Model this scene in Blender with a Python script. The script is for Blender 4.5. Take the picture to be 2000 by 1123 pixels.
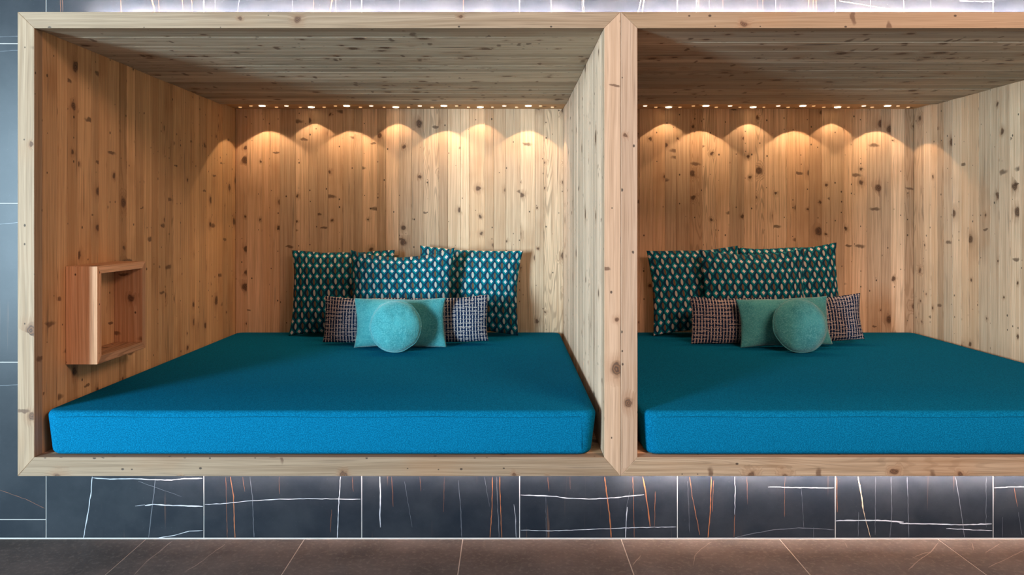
import bpy, bmesh, math, random
from mathutils import Vector, Matrix, noise as mnoise

for o in list(bpy.data.objects):
    bpy.data.objects.remove(o, do_unlink=True)
S = bpy.context.scene
COL = S.collection
RND = random.Random(7)

# ------------------------------------------------------------------ camera
F = 1432.0                      # focal length in pixels of the 2000 px wide frame
VX, VY, CZ = 992.0, 434.0, 1.2  # vanishing point, camera height
cam = bpy.data.cameras.new('camera'); camo = bpy.data.objects.new('camera', cam)
COL.objects.link(camo); S.camera = camo
camo.location = (0, 0, CZ); camo.rotation_euler = (math.radians(90), 0, 0)
cam.sensor_fit = 'HORIZONTAL'; cam.sensor_width = 36; cam.lens = 36 * F / 2000
cam.shift_x = (1000 - VX) / 2000; cam.shift_y = -(561.5 - VY) / 2000
cam.clip_start = 0.05

# ------------------------------------------------------------------ light of the room
S.view_settings.view_transform = 'Standard'; S.view_settings.look = 'None'
S.view_settings.gamma = 1; S.view_settings.use_curve_mapping = False
S.view_settings.exposure = 0.2
w = bpy.data.worlds.new('world'); S.world = w; w.use_nodes = True
w.node_tree.nodes['Background'].inputs[0].default_value = (1.0, 0.64, 0.47, 1)
w.node_tree.nodes['Background'].inputs[1].default_value = 0.29

def area(name, loc, target, sx, sy, power, col):
    l = bpy.data.lights.new(name, 'AREA'); l.shape = 'RECTANGLE'; l.size = sx; l.size_y = sy
    l.energy = power; l.color = col
    o = bpy.data.objects.new(name, l); COL.objects.link(o); o.location = loc
    d = Vector(target) - Vector(loc)
    o.rotation_euler = d.to_track_quat('-Z', 'Z').to_euler()
    return o
# tall window front of the room, left behind the camera
area('window_daylight', (-5.1, -3.0, 1.35), (-5.1, 2, 1.35), 1.7, 2.6, 1330, (0.58, 0.83, 1.0))
# warm ceiling luminaire of the lounge, right in front of the alcoves
area('lounge_ceiling_lamp', (1.9, 0.4, 2.75), (1.9, 1.2, 0.0), 1.4, 0.8, 95, (1.0, 0.62, 0.47))

# ------------------------------------------------------------------ node helpers
class NT:
    def __init__(s, name):
        s.mat = bpy.data.materials.new(name); s.mat.use_nodes = True
        s.t = s.mat.node_tree; s.n = s.t.nodes; s.n.clear()
        s.out = s.n.new('ShaderNodeOutputMaterial')
    def lk(s, a, b):
        if isinstance(a, bpy.types.NodeSocket): s.t.links.new(a, b)
        else: b.default_value = a
    def m(s, op, a, b=None, c=None, clamp=False):
        n = s.n.new('ShaderNodeMath'); n.operation = op; n.use_clamp = clamp
        s.lk(a, n.inputs[0])
        if b is not None: s.lk(b, n.inputs[1])
        if c is not None: s.lk(c, n.inputs[2])
        return n.outputs[0]
    def comb(s, x, y, z=0.0):
        n = s.n.new('ShaderNodeCombineXYZ'); s.lk(x, n.inputs[0]); s.lk(y, n.inputs[1]); s.lk(z, n.inputs[2]); return n.outputs[0]
    def sep(s, v):
        n = s.n.new('ShaderNodeSeparateXYZ'); s.lk(v, n.inputs[0]); return n.outputs
    def noise(s, v, scale=1.0, detail=2.0, rough=0.5):
        n = s.n.new('ShaderNodeTexNoise'); s.lk(v, n.inputs['Vector']); n.inputs['Scale'].default_value = scale
        n.inputs['Detail'].default_value = detail; n.inputs['Roughness'].default_value = rough
        return n.outputs['Fac']
    def vor(s, v, scale=1.0):
        n = s.n.new('ShaderNodeTexVoronoi'); n.voronoi_dimensions = '2D'; s.lk(v, n.inputs['Vector']); n.inputs['Scale'].default_value = scale
        sp = s.n.new('ShaderNodeSeparateColor'); s.t.links.new(n.outputs['Color'], sp.inputs[0])
        return n.outputs['Distance'], sp.outputs[0], sp.outputs[1], sp.outputs[2]
    def ss(s, x, lo, hi, a=0.0, b=1.0):
        n = s.n.new('ShaderNodeMapRange'); n.interpolation_type = 'SMOOTHSTEP'
        s.lk(x, n.inputs[0]); s.lk(lo, n.inputs[1]); s.lk(hi, n.inputs[2]); s.lk(a, n.inputs[3]); s.lk(b, n.inputs[4])
        return n.outputs[0]
    def mix(s, f, a, b, mode='MIX'):
        n = s.n.new('ShaderNodeMix'); n.data_type = 'RGBA'; n.blend_type = mode
        s.lk(f, n.inputs[0])
        for q, i in ((a, 6), (b, 7)):
            if isinstance(q, tuple): q = (q[0], q[1], q[2], 1.0)
            s.lk(q, n.inputs[i])
        return n.outputs[2]
    def uv(s):
        n = s.n.new('ShaderNodeUVMap'); n.uv_map = 'UVMap'; return n.outputs[0]
    def obj(s):
        n = s.n.new('ShaderNodeTexCoord'); return n.outputs['Object']
    def rnd(s):
        n = s.n.new('ShaderNodeObjectInfo'); return n.outputs['Random']
    def bsdf(s, col, rough=0.6, spec=0.3, bump=None, bs=0.3, bd=0.002, sheen=0.0, emit=None, es=0.0):
        b = s.n.new('ShaderNodeBsdfPrincipled')
        if isinstance(col, tuple): col = (col[0], col[1], col[2], 1.0)
        s.lk(col, b.inputs['Base Color']); s.lk(rough, b.inputs['Roughness']); s.lk(spec, b.inputs['Specular IOR Level'])
        if sheen: b.inputs['Sheen Weight'].default_value = sheen; b.inputs['Sheen Roughness'].default_value = 0.4
        if emit: b.inputs['Emission Color'].default_value = (*emit, 1); b.inputs['Emission Strength'].default_value = es
        if bump is not None:
            n = s.n.new('ShaderNodeBump'); n.inputs['Strength'].default_value = bs; n.inputs['Distance'].default_value = bd
            s.lk(bump, n.inputs['Height']); s.t.links.new(n.outputs[0], b.inputs['Normal'])
        s.t.links.new(b.outputs[0], s.out.inputs[0]); return s.mat

# ------------------------------------------------------------------ materials
def wood(name, light, dark, streak=0.3, knots=0.3, stain=0.3, vary=0.5, tint2=(0.5, 0.28, 0.12), ringamt=0.5):
    g = NT(name); U = g.sep(g.uv()); u, v = U[0], U[1]; r = g.rnd()
    V = g.comb(u, v, 0.0)
    wob = g.noise(g.comb(g.m('MULTIPLY', u, 30.0), g.m('MULTIPLY', v, 30.0)), 1.0, 2)
    wob2 = g.noise(g.comb(g.m('MULTIPLY_ADD', u, 38.0, 7.7), g.m('MULTIPLY', v, 38.0)), 1.0, 2)
    ud = g.m('MULTIPLY_ADD', g.m('SUBTRACT', wob, 0.5), 0.022, u); vv = g.m('MULTIPLY_ADD', g.m('SUBTRACT', wob2, 0.5), 0.022, v)
    vd, c1, c2, c3 = g.vor(g.comb(g.m('MULTIPLY', ud, 9.0), g.m('MULTIPLY', vv, 8.0)))
    sd, s1, s2, s3 = g.vor(g.comb(g.m('MULTIPLY', g.m('MULTIPLY_ADD', v, 0.35, ud), 8.0), g.m('MULTIPLY', vv, 24.0)))
    spike = g.m('MULTIPLY', g.m('LESS_THAN', s1, knots * 0.16), g.ss(sd, 0.12, g.m('MULTIPLY_ADD', s2, 0.22, 0.16), 1.0, 0.0))
    pres = g.m('LESS_THAN', c1, knots)
    size = g.m('MULTIPLY_ADD', g.m('POWER', c2, 2.0), 0.15, 0.055)
    kd = g.m('DIVIDE', g.m('MULTIPLY_ADD', g.m('SUBTRACT', wob, 0.5), 0.12, vd), size)
    knot = g.m('MULTIPLY', g.ss(kd, 0.55, 1.3, 1.0, 0.0), pres)
    halo = g.m('MULTIPLY', g.ss(kd, 0.8, 3.2, 1.0, 0.0), pres)
    # grain lines
    warp = g.m('SUBTRACT', g.noise(g.comb(g.m('MULTIPLY', u, 4.0), g.m('MULTIPLY', v, 1.1)), 1.0, 1), 0.5)
    gu = g.m('ADD', g.m('MULTIPLY_ADD', warp, 0.03, u), g.m('MULTIPLY', halo, 0.006))
    fine = g.noise(g.comb(g.m('MULTIPLY', gu, 420.0), g.m('MULTIPLY', v, 5.0)), 1.0, 2)
    med = g.noise(g.comb(g.m('MULTIPLY', gu, 90.0), g.m('MULTIPLY', v, 1.2)), 1.0, 2)
    # cathedral figure, only on some boards
    cn = g.noise(g.comb(g.m('MULTIPLY', u, 15.0), g.m('MULTIPLY', v, 1.0)), 1.0, 1, 0.4)
    cs = g.m('SINE', g.m('MULTIPLY', g.m('MULTIPLY_ADD', halo, 0.12, cn), 120.0))
    cath = g.m('MULTIPLY', g.ss(cs, 0.2, 0.95), g.ss(g.m('FRACT', g.m('MULTIPLY', r, 7.31)), 0.82, 0.86))
    col = g.mix(g.ss(med, 0.35, 0.7), light, dark)
    col = g.mix(g.m('MULTIPLY', g.ss(fine, 0.42, 0.72), 0.5), col, tuple(c * 0.55 for c in dark))
    col = g.mix(g.m('MULTIPLY', cath, ringamt), col, tuple(c * 0.42 for c in dark))
    # board to board differences
    col = g.mix(g.m('MULTIPLY', g.ss(r, 0.35, 0.95), vary), col, g.mix(0.5, col, tint2))
    br = g.m('MULTIPLY_ADD', g.m('FRACT', g.m('MULTIPLY', r, 13.7)), 0.42, 0.72)
    col = g.mix(1.0, col, g.comb(br, br, br), 'MULTIPLY')
    st = g.noise(V, 2.6, 3)
    col = g.mix(g.m('MULTIPLY', g.ss(st, 0.52, 0.75), stain), col, (0.30, 0.13, 0.045))
    sk = g.noise(g.comb(g.m('MULTIPLY', gu, 48.0), g.m('MULTIPLY', v, 2.3)), 1.0, 3, 0.6)
    skm = g.m('MULTIPLY', g.ss(sk, 0.60, 0.74), streak)
    col = g.mix(skm, col, (0.05, 0.035, 0.03))
    # worm and nail holes
    hd, h1, h2, h3 = g.vor(g.comb(g.m('MULTIPLY', u, 26.0), g.m('MULTIPLY', v, 19.0)))
    hole = g.m('MULTIPLY', g.m('LESS_THAN', h1, 0.11), g.ss(hd, g.m('MULTIPLY_ADD', h2, 0.06, 0.02), g.m('MULTIPLY_ADD', h2, 0.10, 0.05), 1.0, 0.0))
    col = g.mix(g.m('MULTIPLY', halo, 0.32), col, (0.22, 0.09, 0.035))
    kc = g.mix(g.ss(g.m('SINE', g.m('MULTIPLY', kd, 16.0)), -0.6, 0.9), (0.05, 0.025, 0.016), (0.15, 0.068, 0.032))
    col = g.mix(g.m('MULTIPLY', knot, 0.88), col, kc)
    col = g.mix(g.m('MULTIPLY', spike, 0.75), col, (0.085, 0.04, 0.022))
    col = g.mix(g.m('MULTIPLY', hole, 0.85), col, (0.025, 0.016, 0.012))
    h = g.m('SUBTRACT', g.m('SUBTRACT', g.m('MULTIPLY', fine, 0.5), g.m('MULTIPLY', skm, 1.5)), g.m('ADD', hole, g.m('MULTIPLY', cath, 0.3)))
    return g.bsdf(col, 0.62, 0.25, h, 0.35, 0.0015)

M = {}
M['panel'] = wood('reclaimed_spruce', (0.84, 0.58, 0.37), (0.66, 0.42, 0.25), 0.40, 0.23, 0.3, 0.9, (0.50, 0.25, 0.11))
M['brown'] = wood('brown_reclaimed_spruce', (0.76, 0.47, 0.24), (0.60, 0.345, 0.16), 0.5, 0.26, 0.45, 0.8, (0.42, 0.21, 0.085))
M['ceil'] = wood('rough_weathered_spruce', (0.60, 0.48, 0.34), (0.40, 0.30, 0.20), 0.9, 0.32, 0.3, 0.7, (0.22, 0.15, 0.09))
M['grey'] = wood('silvery_weathered_spruce', (0.90, 0.63, 0.44), (0.72, 0.48, 0.315), 0.9, 0.25, 0.15, 0.6, (0.35, 0.25, 0.16))
M['frame'] = wood('planed_spruce', (0.37, 0.26, 0.165), (0.28, 0.185, 0.11), 0.25, 0.2, 0.25, 0.3, ringamt=0.25)
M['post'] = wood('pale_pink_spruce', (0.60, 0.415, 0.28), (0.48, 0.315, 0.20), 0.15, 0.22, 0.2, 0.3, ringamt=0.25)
M['larch'] = wood('fresh_larch', (0.80, 0.47, 0.27), (0.62, 0.32, 0.16), 0.05, 0.16, 0.1, 0.1, ringamt=0.5)

def fabric(name, col, col2, sheen=0.25, sc=300.0):
    g = NT(name); o = g.obj(); n = g.noise(o, sc, 2, 0.7); n2 = g.noise(o, 5.0, 3)
    c = g.mix(g.ss(n, 0.35, 0.7), col, col2)
    return g.bsdf(c, 1.0, 0.02, n, 0.5, 0.002, sheen)
M['mattress'] = fabric('blue_wool_felt', (0.001, 0.082, 0.165), (0.003, 0.165, 0.31), 0.0)
M['mattress_seam'] = fabric('blue_thread', (0.002, 0.07, 0.13), (0.002, 0.09, 0.16), 0.0)
def plush():
    g = NT('turquoise_plush'); o = g.obj(); n = g.noise(o, 160.0, 3, 0.7); n2 = g.noise(o, 14.0, 3, 0.6)
    c = g.mix(g.ss(n2, 0.35, 0.65), (0.035, 0.23, 0.25), (0.06, 0.32, 0.335))
    c = g.mix(g.ss(n, 0.4, 0.75), c, (0.12, 0.41, 0.42))
    return g.bsdf(c, 0.9, 0.1, n, 0.8, 0.004, 0.6)
M['plush'] = plush()

def lattice():
    g = NT('lattice_print_fabric'); U = g.sep(g.uv())
    x = g.m('DIVIDE', U[0], 0.0435); y = g.m('DIVIDE', U[1], 0.064)
    xs = g.m('MULTIPLY_ADD', y, 0.12, x)
    fx = g.m('SUBTRACT', g.m('FRACT', xs), 0.5); fy = g.m('SUBTRACT', g.m('FRACT', y), 0.5)      # ellipse at cell centre
    fx2 = g.m('SUBTRACT', g.m('FRACT', g.m('ADD', xs, 0.5)), 0.5); fy2 = g.m('SUBTRACT', g.m('FRACT', g.m('ADD', y, 0.5)), 0.5)
    ell = g.m('LESS_THAN', g.m('ADD', g.m('POWER', g.m('DIVIDE', fx, 0.15), 2.0), g.m('POWER', g.m('DIVIDE', fy, 0.28), 2.0)), 1.0)
    dia = g.m('LESS_THAN', g.m('ADD', g.m('DIVIDE', g.m('ABSOLUTE', fx2), 0.23), g.m('DIVIDE', g.m('ABSOLUTE', fy2), 0.19)), 1.0)
    wav = g.m('MULTIPLY', g.m('COSINE', g.m('MULTIPLY', fy, 6.2832)), 0.22)
    b1 = g.m('LESS_THAN', g.m('ABSOLUTE', g.m('SUBTRACT', g.m('ABSOLUTE', fx), g.m('ADD', wav, 0.18))), 0.14)
    b2 = g.m('GREATER_THAN', fx, 0.0)
    col = g.mix(b2, (0.0, 0.11, 0.16), (0.0, 0.21, 0.235))
    col = g.mix(b1, col, g.mix(b2, (0.004, 0.030, 0.065), (0.0, 0.06, 0.10)))
    alt = g.m('FLOORED_MODULO', g.m('ADD', g.m('FLOOR', xs), g.m('FLOOR', y)), 2.0)
    col = g.mix(ell, col, g.mix(alt, (0.50, 0.43, 0.36), (0.15, 0.085, 0.045)))
    col = g.mix(dia, col, (0.66, 0.60, 0.56))
    n = g.noise(g.obj(), 500.0, 2)
    return g.bsdf(col, 0.85, 0.15, n, 0.3, 0.001, 0.0)
M['lattice'] = lattice()
def woven():
    g = NT('navy_woven_fabric'); U = g.sep(g.uv())
    nz = g.noise(g.comb(U[0], U[1]), 22.0, 1)
    x = g.m('DIVIDE', U[0], 0.0165); y = g.m('DIVIDE', g.m('MULTIPLY_ADD', nz, 0.012, U[1]), 0.021)
    fx = g.m('ABSOLUTE', g.m('SUBTRACT', g.m('FRACT', x), 0.5)); fy = g.m('ABSOLUTE', g.m('SUBTRACT', g.m('FRACT', y), 0.5))
    wn = g.n.new('ShaderNodeTexWhiteNoise'); wn.noise_dimensions = '2D'
    g.t.links.new(g.comb(g.m('FLOOR', x), g.m('FLOOR', y)), wn.inputs['Vector'])
    rv = wn.outputs['Value']
    vb = g.m('MULTIPLY', g.m('LESS_THAN', fx, 0.14), g.m('LESS_THAN', fy, 0.44))
    hb = g.m('MULTIPLY', g.m('LESS_THAN', g.m('ABSOLUTE', g.m('SUBTRACT', fy, 0.36)), 0.08), g.m('LESS_THAN', fx, g.m('MULTIPLY_ADD', rv, 0.35, 0.18)))
    gap = g.m('MULTIPLY', g.m('GREATER_THAN', rv, 0.72), g.m('LESS_THAN', g.m('ADD', fx, fy), 0.18))
    msk = g.m('MULTIPLY', g.m('MAXIMUM', vb, hb), g.m('SUBTRACT', 1.0, gap))
    n = g.noise(g.obj(), 500.0, 2)
    col = g.mix(msk, (0.006, 0.018, 0.05), (0.47, 0.39, 0.35))
    return g.bsdf(col, 0.9, 0.1, n, 0.4, 0.001)
M['woven'] = woven()

def marble():
    g = NT('dark_marble_tile'); U = g.sep(g.uv()); r = g.rnd()
    n = g.noise(g.comb(U[0], U[1]), 7.0, 4, 0.6); sp = g.noise(g.comb(U[0], U[1]), 160.0, 2)
    c = g.mix(g.ss(n, 0.3, 0.7), (0.009, 0.012, 0.017), (0.018, 0.021, 0.026))
    ln = g.noise(g.comb(g.m('MULTIPLY', U[0], 60.0), g.m('MULTIPLY', U[1], 2.0)), 1.0, 2)
    c = g.mix(g.m('MULTIPLY', g.ss(ln, 0.68, 0.76), 0.35), c, (0.16, 0.085, 0.05))
    c = g.mix(g.m('MULTIPLY', g.ss(sp, 0.66, 0.8), 0.15), c, (0.12, 0.12, 0.13))
    return g.bsdf(c, 0.33, 0.15)
M['marble'] = marble()
M['vein_white'] = NT('white_marble_vein').bsdf((0.42, 0.42, 0.44), 0.4, 0.4)
M['vein_grey'] = NT('grey_marble_vein').bsdf((0.11, 0.115, 0.13), 0.4, 0.4)
M['vein_rust'] = NT('rust_marble_vein').bsdf((0.24, 0.085, 0.03), 0.4, 0.4)
M['vein_cream'] = NT('cream_marble_vein').bsdf((0.6, 0.42, 0.26), 0.4, 0.4)
M['grout'] = NT('pale_grout').bsdf((0.42, 0.39, 0.36), 0.8, 0.2)
M['plaster'] = NT('grey_backing').bsdf((0.25, 0.24, 0.24), 0.9, 0.1)
def stone():
    g = NT('brown_grey_stone_tile'); U = g.sep(g.uv())
    V = g.comb(U[0], U[1])
    n = g.noise(V, 4.0, 5, 0.65); n2 = g.noise(V, 60.0, 3, 0.7)
    c = g.mix(g.ss(n, 0.3, 0.7), (0.046, 0.039, 0.036), (0.094, 0.078, 0.072))
    c = g.mix(g.m('MULTIPLY', g.ss(n2, 0.48, 0.7), 0.6), c, (0.155, 0.13, 0.118))
    return g.bsdf(c, 0.5, 0.4, n2, 0.15, 0.001)
M['stone'] = stone()
M['stone_vein'] = NT('pale_stone_vein').bsdf((0.26, 0.22, 0.19), 0.5, 0.3)
M['ring'] = NT('brass_ring').bsdf((0.35, 0.2, 0.1), 0.4, 0.5)
M['spot_on'] = NT('bright_lamp_lens').bsdf((1, 0.9, 0.8), 0.3, 0.3, emit=(1.0, 0.72, 0.42), es=12.0)
M['spot_mid'] = NT('soft_lamp_lens').bsdf((1, 0.9, 0.8), 0.3, 0.3, emit=(1.0, 0.66, 0.36), es=3.0)
M['spot_dim'] = NT('dim_lamp_lens').bsdf((1, 0.8, 0.6), 0.3, 0.3, emit=(1.0, 0.50, 0.20), es=0.7)
M['led_low'] = NT('led_tape_glow').bsdf((1, 1, 1), 0.5, 0.3, emit=(1.0, 0.83, 0.76), es=420.0)
M['led_faint'] = NT('led_tape_glow_faint').bsdf((1, 1, 1), 0.5, 0.3, emit=(1.0, 0.83, 0.76), es=150.0)
M['led_top'] = NT('led_tape_glow_bright').bsdf((1, 1, 1), 0.5, 0.3, emit=(1.0, 0.82, 0.74), es=1100.0)
M['alu'] = NT('aluminium_profile').bsdf((0.5, 0.5, 0.5), 0.4, 0.5)

# ------------------------------------------------------------------ mesh helpers
def tag(o, label=None, cat=None, group=None, kind=None):
    if label: o['label'] = label
    if cat: o['category'] = cat
    if group: o['group'] = group
    if kind: o['kind'] = kind
    return o
def empty(name, loc):
    o = bpy.data.objects.new(name, None); COL.objects.link(o); o.location = loc; o.empty_display_size = 0.1
    bpy.context.view_layer.update(); return o
def link(name, me, mat, parent=None):
    me.materials.append(mat)
    o = bpy.data.objects.new(name, me); COL.objects.link(o)
    if parent is not None:
        o.parent = parent
        o.matrix_parent_inverse = Matrix.Translation(-parent.location)   # meshes are built in world coordinates
    return o
def from_bm(name, bm, mat, parent=None, along=None, smooth=False, off=None):
    bm.normal_update()
    if along is not None:
        a = Vector(along).normalized(); uvl = bm.loops.layers.uv.new('UVMap')
        if off is None: off = (RND.uniform(0, 40), RND.uniform(0, 40))
        for f in bm.faces:
            n = f.normal; ac = n.cross(a)
            if ac.length < 0.3: ac = a.orthogonal()
            ac.normalize()
            if ac.dot(Vector((1, 1.01, 1.02))) < 0: ac = -ac
            for l in f.loops: l[uvl].uv = (l.vert.co.dot(ac) + off[0], l.vert.co.dot(a) + off[1])
    me = bpy.data.meshes.new(name); bm.to_mesh(me); bm.free()
    if smooth:
        for p in me.polygons: p.use_smooth = True
    return link(name, me, mat, parent)
def hexa(pts, bevel=0.0):
    """pts: 4 corners of one face then the 4 matching corners of the opposite face"""
    bm = bmesh.new(); vs = [bm.verts.new(p) for p in pts]
    for q in ((0, 1, 2, 3), (7, 6, 5, 4), (0, 4, 5, 1), (1, 5, 6, 2), (2, 6, 7, 3), (3, 7, 4, 0)):
        bm.faces.new([vs[i] for i in q])
    bmesh.ops.recalc_face_normals(bm, faces=bm.faces[:])
    if bevel: bmesh.ops.bevel(bm, geom=bm.edges[:], offset=bevel, segments=1, affect='EDGES')
    return bm
def boxpts(x0, x1, y0, y1, z0, z1):
    return [(x0, y0, z0), (x1, y0, z0), (x1, y0, z1), (x0, y0, z1), (x0, y1, z0), (x1, y1, z0), (x1, y1, z1), (x0, y1, z1)]
def box(name, b, mat, parent=None, along=(0, 0, 1), bevel=0.0):
    return from_bm(name, hexa(boxpts(*b), bevel), mat, parent, along)
def tube(name, pts, r, mat, parent, sides=6, closed=False):
    bm = bmesh.new(); rings = []; n = len(pts); P = [Vector(p) for p in pts]
    for i in range(n):
        a = P[(i - 1) % n] if (closed or i > 0) else P[0]; c = P[(i + 1) % n] if (closed or i < n - 1) else P[-1]
        t = (c - a).normalized(); s = t.cross(Vector((0.3, 0.2, 1))).normalized(); b = t.cross(s)
        rings.append([bm.verts.new(P[i] + r * (math.cos(k * 2 * math.pi / sides) * s + math.sin(k * 2 * math.pi / sides) * b)) for k in range(sides)])
    for i in range(n if closed else n - 1):
        A, B = rings[i], rings[(i + 1) % n]
        for k in range(sides): bm.faces.new((A[k], A[(k + 1) % sides], B[(k + 1) % sides], B[k]))
    bmesh.ops.recalc_face_normals(bm, faces=bm.faces[:])
    return from_bm(name, bm, mat, parent, None, True)
def px(x, y, Y):    # pixel -> point at depth Y
    return Vector(((x - VX) * Y / F, Y, CZ + (VY - y) * Y / F))

# ------------------------------------------------------------------ dimensions
YF, YB, YW = 2.5, 4.348, 2.778          # alcove front, alcove back, tiled wall
ZT, ZB = 1.8617, 0.3987                 # inner top and bottom of the alcoves
OT, OB = 1.9175, 0.334                  # outer top and bottom
PODS = [(-1.672, -1.615, 0.328, 0.3846), (0.3854, 0.442, 2.407, 2.464)]   # outer l, inner l, inner r, outer r
MT = 0.551                              # mattress top

# ------------------------------------------------------------------ floor
bm = hexa(boxpts(-6, 6.5, -6, 2.80, -0.08, -0.001)); floor = tag(from_bm('floor', bm, M['grout'], None, (0, 1, 0)), kind='structure')
fx0 = -1.371 - 0.6 * 5
ftiles = {}
for i in range(13):
    for j in range(3):
        x0 = fx0 + i * 0.6; y1 = YW - 0.003 - j * 0.6
        t = box('floor_tile', (x0 + 0.0018, x0 + 0.6 - 0.0018, y1 - 0.6 + 0.0036, y1, -0.004, 0.0), M['stone'], floor, (0, 1, 0), 0.0006)
        ftiles[(i, j)] = t
# ------------------------------------------------------------------ tiled wall
XL, XR = -4.15, 5.4
bm = bmesh.new()
def addbox(bm, b):
    vs = [bm.verts.new(p) for p in boxpts(*b)]
    for q in ((0, 1, 2, 3), (7, 6, 5, 4), (0, 4, 5, 1), (1, 5, 6, 2), (2, 6, 7, 3), (3, 7, 4, 0)): bm.faces.new([vs[i] for i in q])
PX0, PX1 = PODS[0][0], PODS[1][3]
for b in ((XL, XR, YW + 0.0012, YW + 0.06, -0.004, OB - 0.002), (XL, XR, YW + 0.0012, YW + 0.06, OT + 0.002, 2.9),
          (XL, PX0 - 0.002, YW + 0.0012, YW + 0.06, OB - 0.002, OT + 0.002), (PX1 + 0.002, XR, YW + 0.0012, YW + 0.06, OB - 0.002, OT + 0.002)):
    addbox(bm, b)
bmesh.ops.recalc_face_normals(bm, faces=bm.faces[:])
wall = tag(from_bm('wall_back', bm, M['grout'], None, (0, 0, 1)), kind='structure')
G = 0.0016
def wtile(x0, x1, z0, z1):
    return box('wall_tile', (x0 + G, x1 - G, YW, YW + 0.006, z0 + G, z1 - G), M['marble'], wall, (0, 0, 1), 0.0005)
TX0 = -1.7507; TP = 0.5983
low, top = {}, {}
for k in range(12):
    a, b = TX0 + k * TP, TX0 + (k + 1) * TP
    low[k] = wtile(a, b, 0.003, OB)
    top[k] = wtile(a, b, OT, 2.473)
    if b > PX1 and k > 7: wtile(a, b, OB, OT)
wtile(TX0, PX0 - 0.001, OB, OT); wtile(PX1 + 0.001, TX0 + 8 * TP, OB, OT)
zs = [0.003, 0.073, 0.6695, 1.2715, 1.8768, 2.473]; left = {}
for k in range(5):
    for c in range(2):
        left[(k, c)] = wtile(TX0 - (c + 1) * 1.197, TX0 - c * 1.197, zs[k], zs[k + 1])
# veins inlaid in the tiles, drawn as ribbons on the tile face
def ribbon(bm, pts, wpx, jit, seed, plane='wall'):
    rr = random.Random(seed); P = []
    for a, b in zip(pts[:-1], pts[1:]):
        n = max(2, int(math.hypot(b[0] - a[0], b[1] - a[1]) / 7))
        for i in range(n): P.append((a[0] + (b[0] - a[0]) * i / n, a[1] + (b[1] - a[1]) * i / n))
    P.append(pts[-1]); prev = None; m = len(P)
    for i, (x, y) in enumerate(P):
        a = P[max(0, i - 1)]; b = P[min(m - 1, i + 1)]; dx, dy = b[0] - a[0], b[1] - a[1]; L = math.hypot(dx, dy) or 1
        nx, ny = -dy / L, dx / L; o = rr.uniform(-jit, jit); wd = wpx * 0.5 * rr.uniform(0.55, 1.25)
        if i in (0, m - 1): wd *= 0.5
        q = []
        for s in (-1, 1):
            X, Y = x + nx * (o + s * wd), y + ny * (o + s * wd)
            if plane == 'wall':
                p = px(X, Y, YW - 0.0004)
                p.z = max(0.003, p.z)
            else:
                D = CZ * F / (Y - VY); p = Vector(((X - VX) * D / F, D, 0.0004)); p.y = min(p.y, YW - 0.004)
            q.append(bm.verts.new(p))
        if prev: bm.faces.new((prev[0], prev[1], q[1], q[0]))
        prev = q
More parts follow.
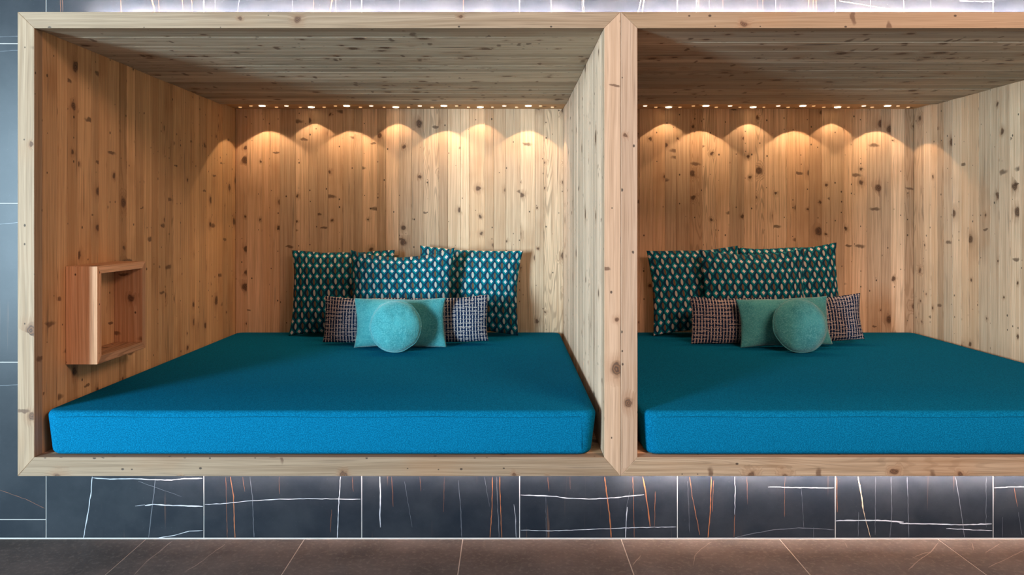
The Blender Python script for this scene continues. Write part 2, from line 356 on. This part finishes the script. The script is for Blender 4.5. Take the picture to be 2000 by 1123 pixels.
veins = [
 # tile index, colour, width px, points
 (0, 'w', 2.2, [(180, 931), (178, 960), (172, 1000), (163, 1051)]), (0, 'w', 2.4, [(181, 933), (215, 936), (260, 935), (300, 937), (335, 938), (360, 935), (395, 934)]),
 (0, 'g', 1.6, [(303, 935), (300, 970), (297, 990), (290, 1051)]), (0, 'w', 3.2, [(283, 987), (300, 985), (330, 987), (360, 988), (396, 989)]),
 (0, 'w', 1.2, [(264, 988), (283, 986)]), (0, 'w', 1.6, [(305, 1051), (340, 1046), (370, 1037), (396, 1036)]), (0, 'g', 0.8, [(270, 940), (355, 970)]),
 (1, 'w', 1.5, [(400, 985), (430, 984), (480, 979), (540, 975), (600, 974), (704, 975)]), (1, 'w', 1.8, [(665, 931), (662, 975), (659, 1051)]), (1, 'g', 1.2, [(488, 931), (493, 970), (496, 1051)]),
 (1, 'r', 2.4, [(450, 931), (456, 970), (459, 1051)]), (1, 'r', 0.8, [(441, 931), (444, 1051)]), (1, 'r', 0.7, [(474, 931), (478, 960)]), (1, 'r', 0.7, [(545, 931), (546, 965)]), (1, 'r', 0.7, [(688, 931), (690, 960)]), (1, 'r', 0.6, [(648, 995), (645, 1040)]),
 (2, 'w', 2.8, [(742, 931), (743, 970), (742, 1005), (743, 1030)]), (2, 'g', 1.2, [(895, 938), (900, 1000), (902, 1051)]), (2, 'g', 1.2, [(970, 931), (972, 990), (975, 1051)]),
 (2, 'w', 1.0, [(1004, 985), (1007, 1010), (1008, 1050)]), (2, 'r', 1.6, [(962, 931), (961, 990), (957, 1051)]), (2, 'r', 1.6, [(976, 931), (978, 1000), (980, 1051)]), (2, 'g', 0.6, [(790, 940), (805, 1030)]), (2, 'r', 0.6, [(868, 931), (866, 1000)]), (2, 'g', 0.6, [(946, 931), (956, 990)]), (2, 'r', 0.7, [(765, 931), (768, 990)]), (2, 'r', 0.6, [(820, 931), (822, 960)]),
 (3, 'w', 2.2, [(1017, 967), (1050, 968), (1080, 969), (1110, 973), (1150, 975), (1200, 972), (1258, 966)]), (3, 'w', 1.5, [(1017, 1035), (1070, 1037), (1150, 1034), (1220, 1031), (1321, 1029)]),
 (3, 'w', 2.0, [(1225, 990), (1223, 1020), (1222, 1050)]), (3, 'r', 2.6, [(1181, 931), (1187, 980), (1191, 1010), (1194, 1051)]), (3, 'r', 2.8, [(1255, 931), (1260, 955), (1265, 990), (1270, 1028)]),
 (3, 'r', 0.9, [(1236, 931), (1239, 1050)]), (3, 'r', 0.9, [(1280, 960), (1278, 1030)]), (3, 'r', 0.7, [(1070, 931), (1072, 960)]), (3, 'r', 0.7, [(1113, 931), (1114, 955)]), (3, 'g', 0.6, [(1066, 970), (1067, 1050)]), (3, 'g', 0.6, [(1230, 960), (1224, 990)]),
 (4, 'w', 1.5, [(1435, 931), (1436, 960), (1435, 1005)]), (4, 'r', 1.0, [(1435, 1005), (1434, 1050)]), (4, 'w', 1.8, [(1500, 951), (1540, 952), (1629, 953)]), (4, 'g', 1.5, [(1430, 1051), (1470, 1042), (1510, 1035), (1560, 1031), (1590, 1032), (1629, 1035)]),
 (4, 'r', 1.3, [(1347, 931), (1352, 970), (1360, 1010), (1367, 1045)]), (4, 'r', 2.0, [(1389, 931), (1388, 990), (1383, 1050)]), (4, 'r', 0.9, [(1394, 938), (1391, 1000)]), (4, 'g', 0.6, [(1343, 940), (1347, 1040)]), (4, 'g', 0.9, [(1589, 1030), (1589, 1050)]), (4, 'r', 0.6, [(1459, 931), (1460, 985)]), (4, 'g', 0.6, [(1565, 950), (1570, 1030)]), (4, 'r', 0.6, [(1533, 931), (1532, 1010)]),
 (5, 'w', 3.0, [(1633, 1017), (1690, 1016), (1730, 1017), (1765, 1020)]), (5, 'w', 2.4, [(1757, 1022), (1800, 1023), (1880, 1025), (1937, 1023)]), (5, 'w', 1.5, [(1848, 1032), (1900, 1035), (1938, 1036)]),
 (5, 'g', 1.6, [(1866, 931), (1873, 970), (1880, 1020), (1884, 1050)]), (5, 'g', 1.2, [(1740, 931), (1742, 1000), (1738, 1051)]), (5, 'g', 1.2, [(1772, 931), (1775, 1050)]), (5, 'g', 0.9, [(1710, 931), (1709, 1045)]), (5, 'r', 1.2, [(1634, 931), (1635, 1000)]),
 (5, 'c', 3.2, [(1676, 931), (1682, 965), (1686, 996)]), (5, 'c', 1.2, [(1686, 996), (1692, 1020), (1700, 1050)]), (5, 'g', 0.8, [(1926, 931), (1926, 1030)]), (5, 'g', 0.8, [(1677, 1000), (1676, 1048)]),
 (6, 'w', 2.6, [(1942, 953), (1970, 951), (2060, 950), (2200, 953)]), (6, 'r', 1.4, [(1981, 953), (1987, 990)]), (6, 'g', 1.0, [(1989, 1000), (1996, 1045)]), (6, 'g', 0.8, [(1958, 1010), (1958, 1050)]),
 # strip above the alcoves
 ]
tops = [(0, 'r', 1.0, 118), (0, 'r', 1.0, 122), (0, 'r', 1.4, 236), (0, 'r', 3.0, 297, 303), (0, 'r', 0.9, 310), (0, 'r', 1.6, 356, 358), (0, 'r', 1.2, 374, 376), (0, 'w', 1.5, 397.6),
        (1, 'g', 1.2, 467, 464), (1, 'g', 0.8, 420), (1, 'r', 0.8, 612), (1, 'r', 3.0, 649, 644), (1, 'g', 0.8, 656), (1, 'g', 0.8, 685), (1, 'g', 0.8, 571), (2, 'g', 0.8, 780), (2, 'r', 0.8, 905),
        (3, 'w', 1.4, 1076), (3, 'c', 1.2, 1140), (3, 'c', 1.0, 1137), (3, 'c', 2.0, 1252, 1246), (3, 'c', 2.0, 1258, 1254), (4, 'w', 2.4, 1361, 1360), (4, 'g', 0.8, 1385), (4, 'r', 0.8, 1490), (4, 'r', 1.6, 1580, 1578), (4, 'r', 1.2, 1588), (4, 'r', 1.2, 1594), (4, 'g', 0.8, 1515),
        (5, 'c', 1.4, 1640, 1765), (5, 'w', 1.4, 1765), (5, 'g', 0.8, 1818), (5, 'g', 0.8, 1700), (5, 'w', 2.0, 1875, 1940)]
VN = {'w': ('white_vein', 'vein_white'), 'g': ('grey_vein', 'vein_grey'), 'r': ('rust_vein', 'vein_rust'), 'c': ('cream_vein', 'vein_cream')}
def build_veins(lst, tiles, base):
    groups = {}
    for i, (k, c, wd, pts) in enumerate(lst): groups.setdefault((k, c), []).append((wd, pts, base + i))
    for (k, c), L in groups.items():
        bm = bmesh.new()
        for wd, pts, sd in L: ribbon(bm, pts, wd * 0.75, 0.4, sd)
        bm.normal_update(); bmesh.ops.recalc_face_normals(bm, faces=bm.faces[:])
        for f in bm.faces:
            if f.normal.y > 0: f.normal_flip()
        from_bm(VN[c][0], bm, M[VN[c][1]], tiles[k])
build_veins(veins, low, 100)
tl = []
for t in tops:
    a = t[3]; b = t[4] if len(t) > 4 else a + 0.6
    tl.append((t[0], t[1], t[2], [(a - (b - a) * 4 if abs(b - a) < 20 else a, -100 if abs(b - a) < 20 else 1), (a, 0 if abs(b - a) < 20 else 2), (b, 24 if abs(b - a) < 20 else (22 if b < 1800 else 3)), (b + (b - a) * 2 if abs(b - a) < 20 else b + 2, 70 if abs(b - a) < 20 else (25 if b < 1800 else 4))]))
build_veins(tl, top, 300)
build_veins([((2, 0), 'g', 1.0, [(-90, 450), (0, 438), (45, 433), (80, 428)]), ((4, 0), 'g', 0.8, [(-60, 75), (0, 72), (60, 70)]), ((3, 0), 'g', 0.8, [(-60, 104), (0, 100), (60, 97)]), ((1, 0), 'g', 0.9, [(-40, 757), (0, 753), (60, 750)]),
             ((1, 0), 'r', 0.7, [(-60, 945), (0, 957), (50, 975), (88, 993)]), ], left, 500)
def floor_veins(lst):
    for i, (pts, wd) in enumerate(lst):
        # the tile under the middle of the vein
        D = CZ * F / (pts[len(pts) // 2][1] - VY); X = (pts[len(pts) // 2][0] - VX) * D / F
        k = int((X - fx0) // 0.6)
        bm = bmesh.new(); ribbon(bm, pts, wd, 0.5, 700 + i, 'floor')
        for f in bm.faces:
            f.normal_update()
            if f.normal.z < 0: f.normal_flip()
        from_bm('pale_vein', bm, M['stone_vein'], ftiles[(k, 0)])
floor_veins([([(336, 1057), (315, 1074), (285, 1098), (262, 1123)], 1.3), ([(440, 1063), (415, 1080), (390, 1100), (362, 1116)], 1.0), ([(1252, 1085), (1243, 1095), (1236, 1104)], 1.2),
             ([(1390, 1058), (1370, 1072), (1357, 1085), (1354, 1105)], 0.9), ([(1833, 1060), (1818, 1078), (1795, 1094), (1775, 1113)], 1.6), ([(1818, 1078), (1806, 1080), (1782, 1090)], 0.9), ([(1898, 1060), (1902, 1075)], 1.0), ([(1952, 1062), (1925, 1080)], 1.0), ([(2000, 1075), (1965, 1092), (1930, 1108)], 1.0), ([(1650, 1060), (1655, 1070)], 0.9)])
# ------------------------------------------------------------------ sleeping alcoves
def splits(a, b, lo, hi, rr):
    xs = [a]
    while b - xs[-1] > hi * 1.25: xs.append(xs[-1] + rr.uniform(lo, hi))
    xs.append(b); return xs
FD = 0.045      # depth of the front frame boards
def alcove(idx, ol, il, ir, orr, label):
    rr = random.Random(40 + idx)
    root = empty('sleeping_alcove', ((ol + orr) / 2, (YF + YB) / 2, OB))
    tag(root, label, 'alcove', 'two wooden sleeping alcoves')
    y0, y1 = YF, YF + FD; b = 0.0012
    # mitred front frame
    def fr(name, q, along, mat='frame'):
        pts = [(x, y0, z) for x, z in q] + [(x, y1, z) for x, z in q]
        return from_bm(name, hexa(pts, b), M[mat], root, along)
    fr('top_rail', [(il, ZT), (ir, ZT), (orr, OT), (ol, OT)], (1, 0, 0))
    fr('bottom_rail', [(ol, OB), (orr, OB), (ir, ZB), (il, ZB)], (1, 0, 0))
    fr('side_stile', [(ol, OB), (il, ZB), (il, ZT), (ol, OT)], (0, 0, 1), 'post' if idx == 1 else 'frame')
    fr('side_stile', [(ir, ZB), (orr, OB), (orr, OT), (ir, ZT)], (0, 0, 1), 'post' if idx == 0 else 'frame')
    T = 0.018; g = 0.0004
    def panel(name, bb, mat):
        return box(name, bb, mat, root, (0, 0, 1))
    yb = y1 + 0.0005
    # carcass boards behind the planks
    pb = panel('back_panel', (ol + 0.001, orr - 0.001, YB + T, YB + T + 0.03, OB, OT), M['brown'])
    pl = panel('side_panel', (ol + 0.001, il - T, yb, YB + T, OB, OT), M['brown'])
    pr = panel('side_panel', (ir + T, orr - 0.001, yb, YB + T, OB, OT), M['brown'])
    pc = panel('ceiling_panel', (il - T, ir + T, yb, YB + T, ZT + T + 0.014, OT), M['brown'])
    pf = panel('floor_panel', (il - T, ir + T, yb, YB + T, OB, ZB - T), M['brown'])
    bv = 0.0011
    def jig(): return rr.uniform(0, 0.0006)
    xs = splits(il, ir, 0.045, 0.095, rr)
    for a, c in zip(xs[:-1], xs[1:]):
        j = jig(); box('plank', (a + g, c - g, YB + j, YB + T + j * 0.5, ZB - 0.002, ZT + 0.012), M['panel'], pb, (0, 0, 1), bv)
    yy = splits(yb, YB, 0.05, 0.10, rr)
    for side, par in ((0, pl), (1, pr)):
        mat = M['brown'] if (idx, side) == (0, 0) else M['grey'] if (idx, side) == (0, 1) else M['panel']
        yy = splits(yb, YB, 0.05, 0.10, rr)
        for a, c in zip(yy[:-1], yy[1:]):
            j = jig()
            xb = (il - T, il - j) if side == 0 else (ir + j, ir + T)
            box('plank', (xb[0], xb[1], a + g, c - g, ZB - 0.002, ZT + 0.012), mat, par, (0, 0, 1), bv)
    YS = 4.115       # start of the recessed strip with the lights
    yy = splits(yb, YS, 0.05, 0.10, rr)
    for a, c in zip(yy[:-1], yy[1:]):
        j = rr.uniform(0, 0.0025)
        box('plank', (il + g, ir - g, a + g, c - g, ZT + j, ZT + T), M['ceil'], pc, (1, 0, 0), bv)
    box('light_strip', (il + g, ir - g, YS + g, YB - g, ZT + 0.010, ZT + T), M['brown'], pc, (1, 0, 0), bv)
    yy = splits(yb, YB, 0.08, 0.14, rr)
    for a, c in zip(yy[:-1], yy[1:]):
        box('plank', (il + g, ir - g, a + g, c - g, ZB - T, ZB), M['panel'], pf, (1, 0, 0), bv)
    # led tape behind the frame, below and above the box, close to the tiles
    xa = ol + (0.35 if idx == 0 else 0.02)
    p = box('light_channel', (xa, orr - 0.01, YW - 0.082, YW - 0.064, OB - 0.058, OB - 0.0005), M['alu'], root, (1, 0, 0), 0.001)
    box('led_tape', (xa + 0.01, orr - 0.02, YW - 0.064, YW - 0.0625, OB - 0.050, OB - 0.038), M['led_faint' if idx == 0 else 'led_low'], p, (1, 0, 0))
    xa = ol + (0.12 if idx == 0 else 0.02)
    p = box('light_channel', (xa, orr - 0.01, YW - 0.082, YW - 0.064, OT + 0.0005, OT + 0.048), M['alu'], root, (1, 0, 0), 0.001)
    box('led_tape', (xa + 0.01, orr - 0.02, YW - 0.064, YW - 0.0625, OT + 0.026, OT + 0.038), M['led_top'], p, (1, 0, 0))
    return root
alcove(0, *PODS[0], 'left wooden sleeping alcove with a box shelf on its side wall')
alcove(1, *PODS[1], 'right wooden sleeping alcove, cut off by the picture edge, without a shelf')

# ------------------------------------------------------------------ lights in the alcove ceilings
ORD = 'first second third fourth fifth sixth seventh eighth ninth tenth eleventh twelfth thirteenth fourteenth fifteenth'.split()
def disc(name, c, r, h, mat, parent, inner=0.0, seg=20):
    bm = bmesh.new()
    for z0 in (0,):
        prof = [(r, 0.0), (r, -h * 0.5), (r * 0.88, -h)] + ([(inner, -h), (inner, 0.0)] if inner else [(0.0001, -h * 1.25)])
        rings = [[bm.verts.new((c[0] + q * math.cos(2 * math.pi * k / seg), c[1] + q * math.sin(2 * math.pi * k / seg), c[2] + z)) for k in range(seg)] for q, z in prof]
        for a, b in zip(rings[:-1], rings[1:]):
            for k in range(seg): bm.faces.new((a[k], a[(k + 1) % seg], b[(k + 1) % seg], b[k]))
    bmesh.ops.recalc_face_normals(bm, faces=bm.faces[:])
    return from_bm(name, bm, mat, parent)
ZS = ZT + 0.010
def spots(rows, side):
    cnt = {'B': 0, 'm': 0, 's': 0, 'd': 0}
    words = {'B': 'bright warm recessed spotlight', 'm': 'medium star light', 's': 'small amber star light', 'd': 'faint tiny star light'}
    for x, kind, near in rows:
        d = 0.085 if near else 0.13
        Y = YB - d; X = (x - VX) * Y / F
        r = {'B': 0.019, 'm': 0.012, 's': 0.010, 'd': 0.008}[kind]
        e = empty('ceiling_spotlight', (X, Y, ZS))
        k = cnt[kind]; cnt[kind] += 1
        tag(e, '%s, %s from the left in the ceiling of the %s alcove' % (words[kind], ORD[k], side), 'spotlight', 'star lights in the %s alcove ceiling' % side)
        disc('ring', (X, Y, ZS), r * 1.22, 0.002, M['ring'], e, inner=r)
        disc('lens', (X, Y, ZS), r * 0.98, 0.005, M['spot_on' if kind == 'B' else 'spot_mid' if kind == 'm' else 'spot_dim'], e)
        if kind == 'B':
            l = bpy.data.lights.new('spot_beam', 'SPOT'); l.energy = 2.6 if near else 6.0; l.color = (1.0, 0.70, 0.43)
            l.spot_size = math.radians(95); l.spot_blend = 0.10; l.shadow_soft_size = 0.006
            lo = bpy.data.objects.new('spot_beam', l); COL.objects.link(lo); lo.parent = e; lo.location = (0, 0, -0.008)
R1 = [(469, 's', 1), (490, 's', 0), (512, 'B', 0), (540, 's', 1), (559.5, 'm', 0), (586.5, 'd', 1), (608, 'B', 1), (633, 's', 1), (655, 's', 0), (677, 'B', 0), (704, 's', 1), (725, 'm', 0), (750, 'd', 1), (773, 'B', 1), (798, 's', 1), (820, 'm', 0), (844, 's', 1), (867, 'B', 0), (892, 's', 0), (915, 's', 1), (938, 'B', 1), (962, 'd', 1), (985, 'm', 0), (1009, 's', 1), (1032, 'B', 0), (1056, 's', 0), (1079, 's', 1)]
R2 = [(1260, 'm', 0), (1281, 's', 1), (1306, 'B', 1), (1328, 's', 1), (1354, 's', 0), (1378.6, 'B', 0), (1399, 's', 1), (1426, 'm', 0), (1445, 'd', 1), (1471, 'B', 1), (1492, 'd', 1), (1520, 'm', 0), (1539, 's', 1), (1568, 'B', 0), (1589, 's', 0), (1609, 's', 1), (1636, 'B', 1), (1657, 'd', 1), (1687, 'm', 0), (1703.5, 's', 1), (1733.6, 'B', 0), (1754, 's', 0), (1774, 's', 1)]
spots(R1, 'left'); spots(R2, 'right')

# ------------------------------------------------------------------ mattresses
def mattress(x0, x1, label, seed):
    yf, ybk, z0, z1 = 2.517, YB - 0.012, ZB + 0.001, MT
    bm = bmesh.new(); bmesh.ops.create_cube(bm, size=1)
    cx, cy, cz = (x0 + x1) / 2, (yf + ybk) / 2, (z0 + z1) / 2; sx, sy, sz = x1 - x0, ybk - yf, z1 - z0
    for v in bm.verts: v.co = Vector((cx + v.co.x * sx, cy + v.co.y * sy, cz + v.co.z * sz))
    bmesh.ops.bevel(bm, geom=[e for e in bm.edges if abs(e.verts[0].co.z - e.verts[1].co.z) > 0.05], offset=0.05, segments=5, affect='EDGES', profile=0.5)
    es = [e for e in bm.edges if (e.verts[0].co.z > z1 - 1e-4 and e.verts[1].co.z > z1 - 1e-4) or (e.verts[0].co.z < z0 + 1e-4 and e.verts[1].co.z < z0 + 1e-4)]
    bmesh.ops.bevel(bm, geom=es, offset=0.020, segments=4, affect='EDGES', profile=0.5)
    bmesh.ops.triangulate(bm, faces=[f for f in bm.faces if len(f.verts) > 4])
    bmesh.ops.subdivide_edges(bm, edges=[e for e in bm.edges if e.calc_length() > 0.25], cuts=3, use_grid_fill=True)
    for v in bm.verts:      # slightly slanted, plump flanks
        t = (v.co.z - z0) / sz; e = (t - 0.75) * 0.02
        if v.co.x < x0 + 0.06: v.co.x -= max(-0.012, e)
        if v.co.x > x1 - 0.06: v.co.x += max(-0.012, e)
    root = from_bm('mattress', bm, M['mattress'], None, None, True)
    for p in root.data.polygons: p.use_smooth = True
    tag(root, label, 'mattress', 'fitted blue mattresses in the alcoves')
    zz = z1 - 0.020
    pts = [(x0 + 0.052 + (x1 - x0 - 0.104) * i / 40, yf + 0.0002, zz + 0.0015 * math.sin(i * 0.5)) for i in range(41)]
    tube('seam', pts, 0.0011, M['mattress_seam'], root)
    for xx in (x1 - 0.05,):
        tube('seam', [(xx, yf + 0.0006, zz), (xx, yf + 0.0006, (zz + z0) / 2), (xx, yf + 0.0006, z0 + 0.02)], 0.0009, M['mattress_seam'], root)
    return root
mattress(PODS[0][1] + 0.018, PODS[0][2] - 0.024, 'bright blue wool mattress filling the floor of the left alcove', 1)
mattress(PODS[1][1] + 0.018, PODS[1][2] - 0.018, 'darker blue mattress in the right alcove, cut off by the picture edge', 2)

# ------------------------------------------------------------------ box shelf on the side wall
xi = PODS[0][1]; xo = xi + 0.116; ys0, ys1 = YF / 0.934, YF / 0.824
zt_, zb_ = CZ + (VY - 520) * ys0 / F, CZ + (VY - 712) * ys0 / F
sh = empty('box_shelf', (xi, (ys0 + ys1) / 2, zb_)); th = 0.028
tag(sh, 'open square wooden box shelf mounted on the left alcove side wall', 'shelf')
def sboard(name, q, along):
    pts = [(xi + 0.0008, y, z) for y, z in q] + [(xo, y, z) for y, z in q]
    return from_bm(name, hexa(pts, 0.001), M['larch'], sh, along)
a, b, c, d = ys0, ys1, zb_, zt_
sboard('top_board', [(a, d), (b, d), (b - th, d - th), (a + th, d - th)], (0, 1, 0))
sboard('bottom_board', [(a, c), (b, c), (b - th, c + th), (a + th, c + th)], (0, 1, 0))
sboard('side_board', [(a, c), (a + th, c + th), (a + th, d - th), (a, d)], (0, 0, 1))
sboard('side_board', [(b, c), (b - th, c + th), (b - th, d - th), (b, d)], (0, 0, 1))

# ------------------------------------------------------------------ cushions
def cushion(name, w, h, t, mat, X, Y, lean, roll, yaw, seed, label, cat, group, pinch=0.07, z=MT, wr=0.006, n=30, sag=0.0):
    bm = bmesh.new(); uvl = bm.loops.layers.uv.new('UVMap'); ids = {}; uvs = {}
    off = Vector((seed * 3.17, seed * 1.7, seed * 0.9))
    def pos(u, v, s):
        ex = (1 - pinch * (1 - v * v) * abs(u) ** 1.5); ez = (1 - pinch * (1 - u * u) * abs(v) ** 1.5)
        x = w / 2 * u * ex; zz = h / 2 * v * ez
        prof = max(0.0, (1 - abs(u) ** 2.6)) ** 0.62 * max(0.0, (1 - abs(v) ** 2.6)) ** 0.62
        th = t / 2 * prof
        wv = mnoise.noise(Vector((x * 9, zz * 9, s * 2.0)) + off) * wr + mnoise.noise(Vector((x * 26, zz * 26, s)) + off) * wr * 0.35
        edge = 1 - max(abs(u), abs(v))
        th += wv * min(1.0, edge * 5)
        zz += mnoise.noise(Vector((x * 7, 3.0, 0)) + off) * 0.006 * abs(v)
        x += mnoise.noise(Vector((zz * 7, 8.0, 0)) + off) * 0.006 * abs(u)
        if v > 0: zz -= sag * v * (1 - u * u)
        yb_ = mnoise.noise(Vector((x * 4, zz * 4, 5)) + off) * 0.008
        return Vector((x, -s * th + yb_, zz + h / 2))
    for s in (1, -1):
        for i in range(n + 1):
            for j in range(n + 1):
                if s == -1 and (i in (0, n) or j in (0, n)): ids[(s, i, j)] = ids[(1, i, j)]; continue
                u = math.sin((i / n - 0.5) * math.pi * 0.86) / math.sin(0.43 * math.pi); v = math.sin((j / n - 0.5) * math.pi * 0.86) / math.sin(0.43 * math.pi)
                ids[(s, i, j)] = bm.verts.new(pos(u, v, s)); uvs[ids[(s, i, j)]] = (w / 2 * u + seed * 0.37, h / 2 * v + seed * 0.23)
    for s in (1, -1):
        for i in range(n):
            for j in range(n):
                q = [ids[(s, i, j)], ids[(s, i + 1, j)], ids[(s, i + 1, j + 1)], ids[(s, i, j + 1)]]
                if s == -1: q.reverse()
                f = bm.faces.new(q)
                for l in f.loops: l[uvl].uv = uvs[l.vert]
    o = from_bm(name, bm, mat, None, None, True)
    R = Matrix.Rotation(math.radians(yaw), 4, 'Z') @ Matrix.Rotation(-math.radians(lean), 4, 'X') @ Matrix.Translation((0, 0, h / 2)) @ Matrix.Rotation(math.radians(-roll), 4, 'Y') @ Matrix.Translation((0, 0, -h / 2))
    o.matrix_world = Matrix.Translation((X, Y, 0)) @ R
    zmin = min((R @ v.co).z for v in o.data.vertices)
    o.matrix_world = Matrix.Translation((X, Y, z - zmin + 0.0005)) @ R
    return tag(o, label, cat, group)
def round_cushion(r, t, X, Y, lean, seed, label, group):
    bm = bmesh.new(); n, seg = 14, 56; off = Vector((seed * 2.3, seed, 0)); rings = {}
    def P(q, k, s):
        a = 2 * math.pi * k / seg; rr = r * q * (1 + 0.025 * mnoise.noise(Vector((math.cos(a) * 2.5, math.sin(a) * 2.5, 0)) + off))
        th = t / 2 * max(0.0, 1 - q ** 2.6) ** 0.6 + (0.004 * mnoise.noise(Vector((math.cos(a) * q * 3, math.sin(a) * q * 3, s)) + off) if q < 0.97 else 0)
        return (rr * math.cos(a), -s * th, rr * math.sin(a))
    for s in (1, -1):
        for i in range(1, n + 1):
            q = math.sin(i / n * math.pi / 2)
            if s == -1 and i == n: rings[(s, i)] = rings[(1, n)]; continue
            rings[(s, i)] = [bm.verts.new(P(q, k, s)) for k in range(seg)]
        c = bm.verts.new((0, -s * t / 2, 0))
        for k in range(seg): bm.faces.new((c, rings[(s, 1)][k], rings[(s, 1)][(k + 1) % seg]))
        for i in range(1, n):
            A, B = rings[(s, i)], rings[(s, i + 1)]
            for k in range(seg): bm.faces.new((A[k], B[k], B[(k + 1) % seg], A[(k + 1) % seg]))
    bmesh.ops.recalc_face_normals(bm, faces=bm.faces[:])
    edge = [v.co.copy() for v in rings[(1, n)]]
    o = from_bm('round_cushion', bm, M['plush'], None, None, True)
    R = Matrix.Rotation(-math.radians(lean), 4, 'X'); zmin = min((R @ v.co).z for v in o.data.vertices)
    o.matrix_world = Matrix.Translation((X, Y, MT - zmin + 0.0045)) @ R
    tag(o, label, 'cushion', group)
    s = tube('seam', edge, 0.0035, M['plush'], None, 6, True); s.parent = o; s.matrix_parent_inverse = Matrix.Identity(4)
    return o
L = M['lattice']; W = M['woven']
gA, gW, gP, gR = 'large lattice print cushions', 'small navy woven cushions', 'turquoise plush rectangular cushions', 'round turquoise plush cushions'
cushion('scatter_cushion', 0.60, 0.49, 0.13, L, -0.955, 4.19, 8, 0.5, 0, 1, 'large teal lattice-print cushion, leftmost in the left alcove', 'cushion', gA)
cushion('scatter_cushion', 0.60, 0.49, 0.13, L, -0.225, 4.195, 8, -2.8, 0, 2, 'large teal lattice-print cushion, rightmost in the left alcove', 'cushion', gA)
cushion('scatter_cushion', 0.585, 0.50, 0.14, L, -0.588, 4.035, 8, 1.2, 0, 3, 'large teal lattice-print cushion in the middle front of its two twins, left alcove', 'cushion', gA, sag=0.03)
cushion('woven_cushion', 0.435, 0.245, 0.085, W, -0.770, 3.90, 8, -0.6, -2, 4, 'small navy and beige woven cushion left of the bright plush cushion', 'cushion', gW, 0.05)
cushion('woven_cushion', 0.41, 0.245, 0.085, W, -0.308, 3.90, 8, 2.0, 2, 5, 'small navy and beige woven cushion right of the bright plush cushion', 'cushion', gW, 0.05)
cushion('plush_cushion', 0.48, 0.255, 0.10, M['plush'], -0.560, 3.79, 9, 0.3, 0, 6, 'bright turquoise plush rectangular cushion in the left alcove', 'cushion', gP, 0.06)
round_cushion(0.128, 0.10, -0.563, 3.668, 12, 7, 'bright turquoise round plush cushion in front of the left alcove cushions', gR)
cushion('scatter_cushion', 0.53, 0.49, 0.13, L, 1.08, 4.18, 8, 3.0, 0, 8, 'large dark lattice-print cushion, leftmost in the right alcove', 'cushion', gA)
cushion('scatter_cushion', 0.58, 0.505, 0.12, L, 1.64, 4.225, 7, 3.0, -1, 9, 'large dark lattice-print cushion, rightmost in the right alcove', 'cushion', gA)
cushion('scatter_cushion', 0.59, 0.50, 0.14, L, 1.368, 4.035, 8, 0.6, 0, 10, 'large dark lattice-print cushion in the middle front of its twins, right alcove', 'cushion', gA, sag=0.012)
cushion('woven_cushion', 0.44, 0.25, 0.085, W, 1.195, 3.90, 8, -0.5, -2, 11, 'small navy and beige woven cushion left of the dim plush cushion', 'cushion', gW, 0.05)
cushion('woven_cushion', 0.43, 0.245, 0.085, W, 1.685, 3.90, 8, 3.0, 2, 12, 'small navy and beige woven cushion right of the dim plush cushion', 'cushion', gW, 0.05)
cushion('plush_cushion', 0.48, 0.25, 0.10, M['plush'], 1.435, 3.785, 12, 2.2, 0, 13, 'dim turquoise plush rectangular cushion in the right alcove', 'cushion', gP, 0.06)
round_cushion(0.134, 0.10, 1.459, 3.665, 14, 14, 'dim turquoise round plush cushion in front of the right alcove cushions', gR)
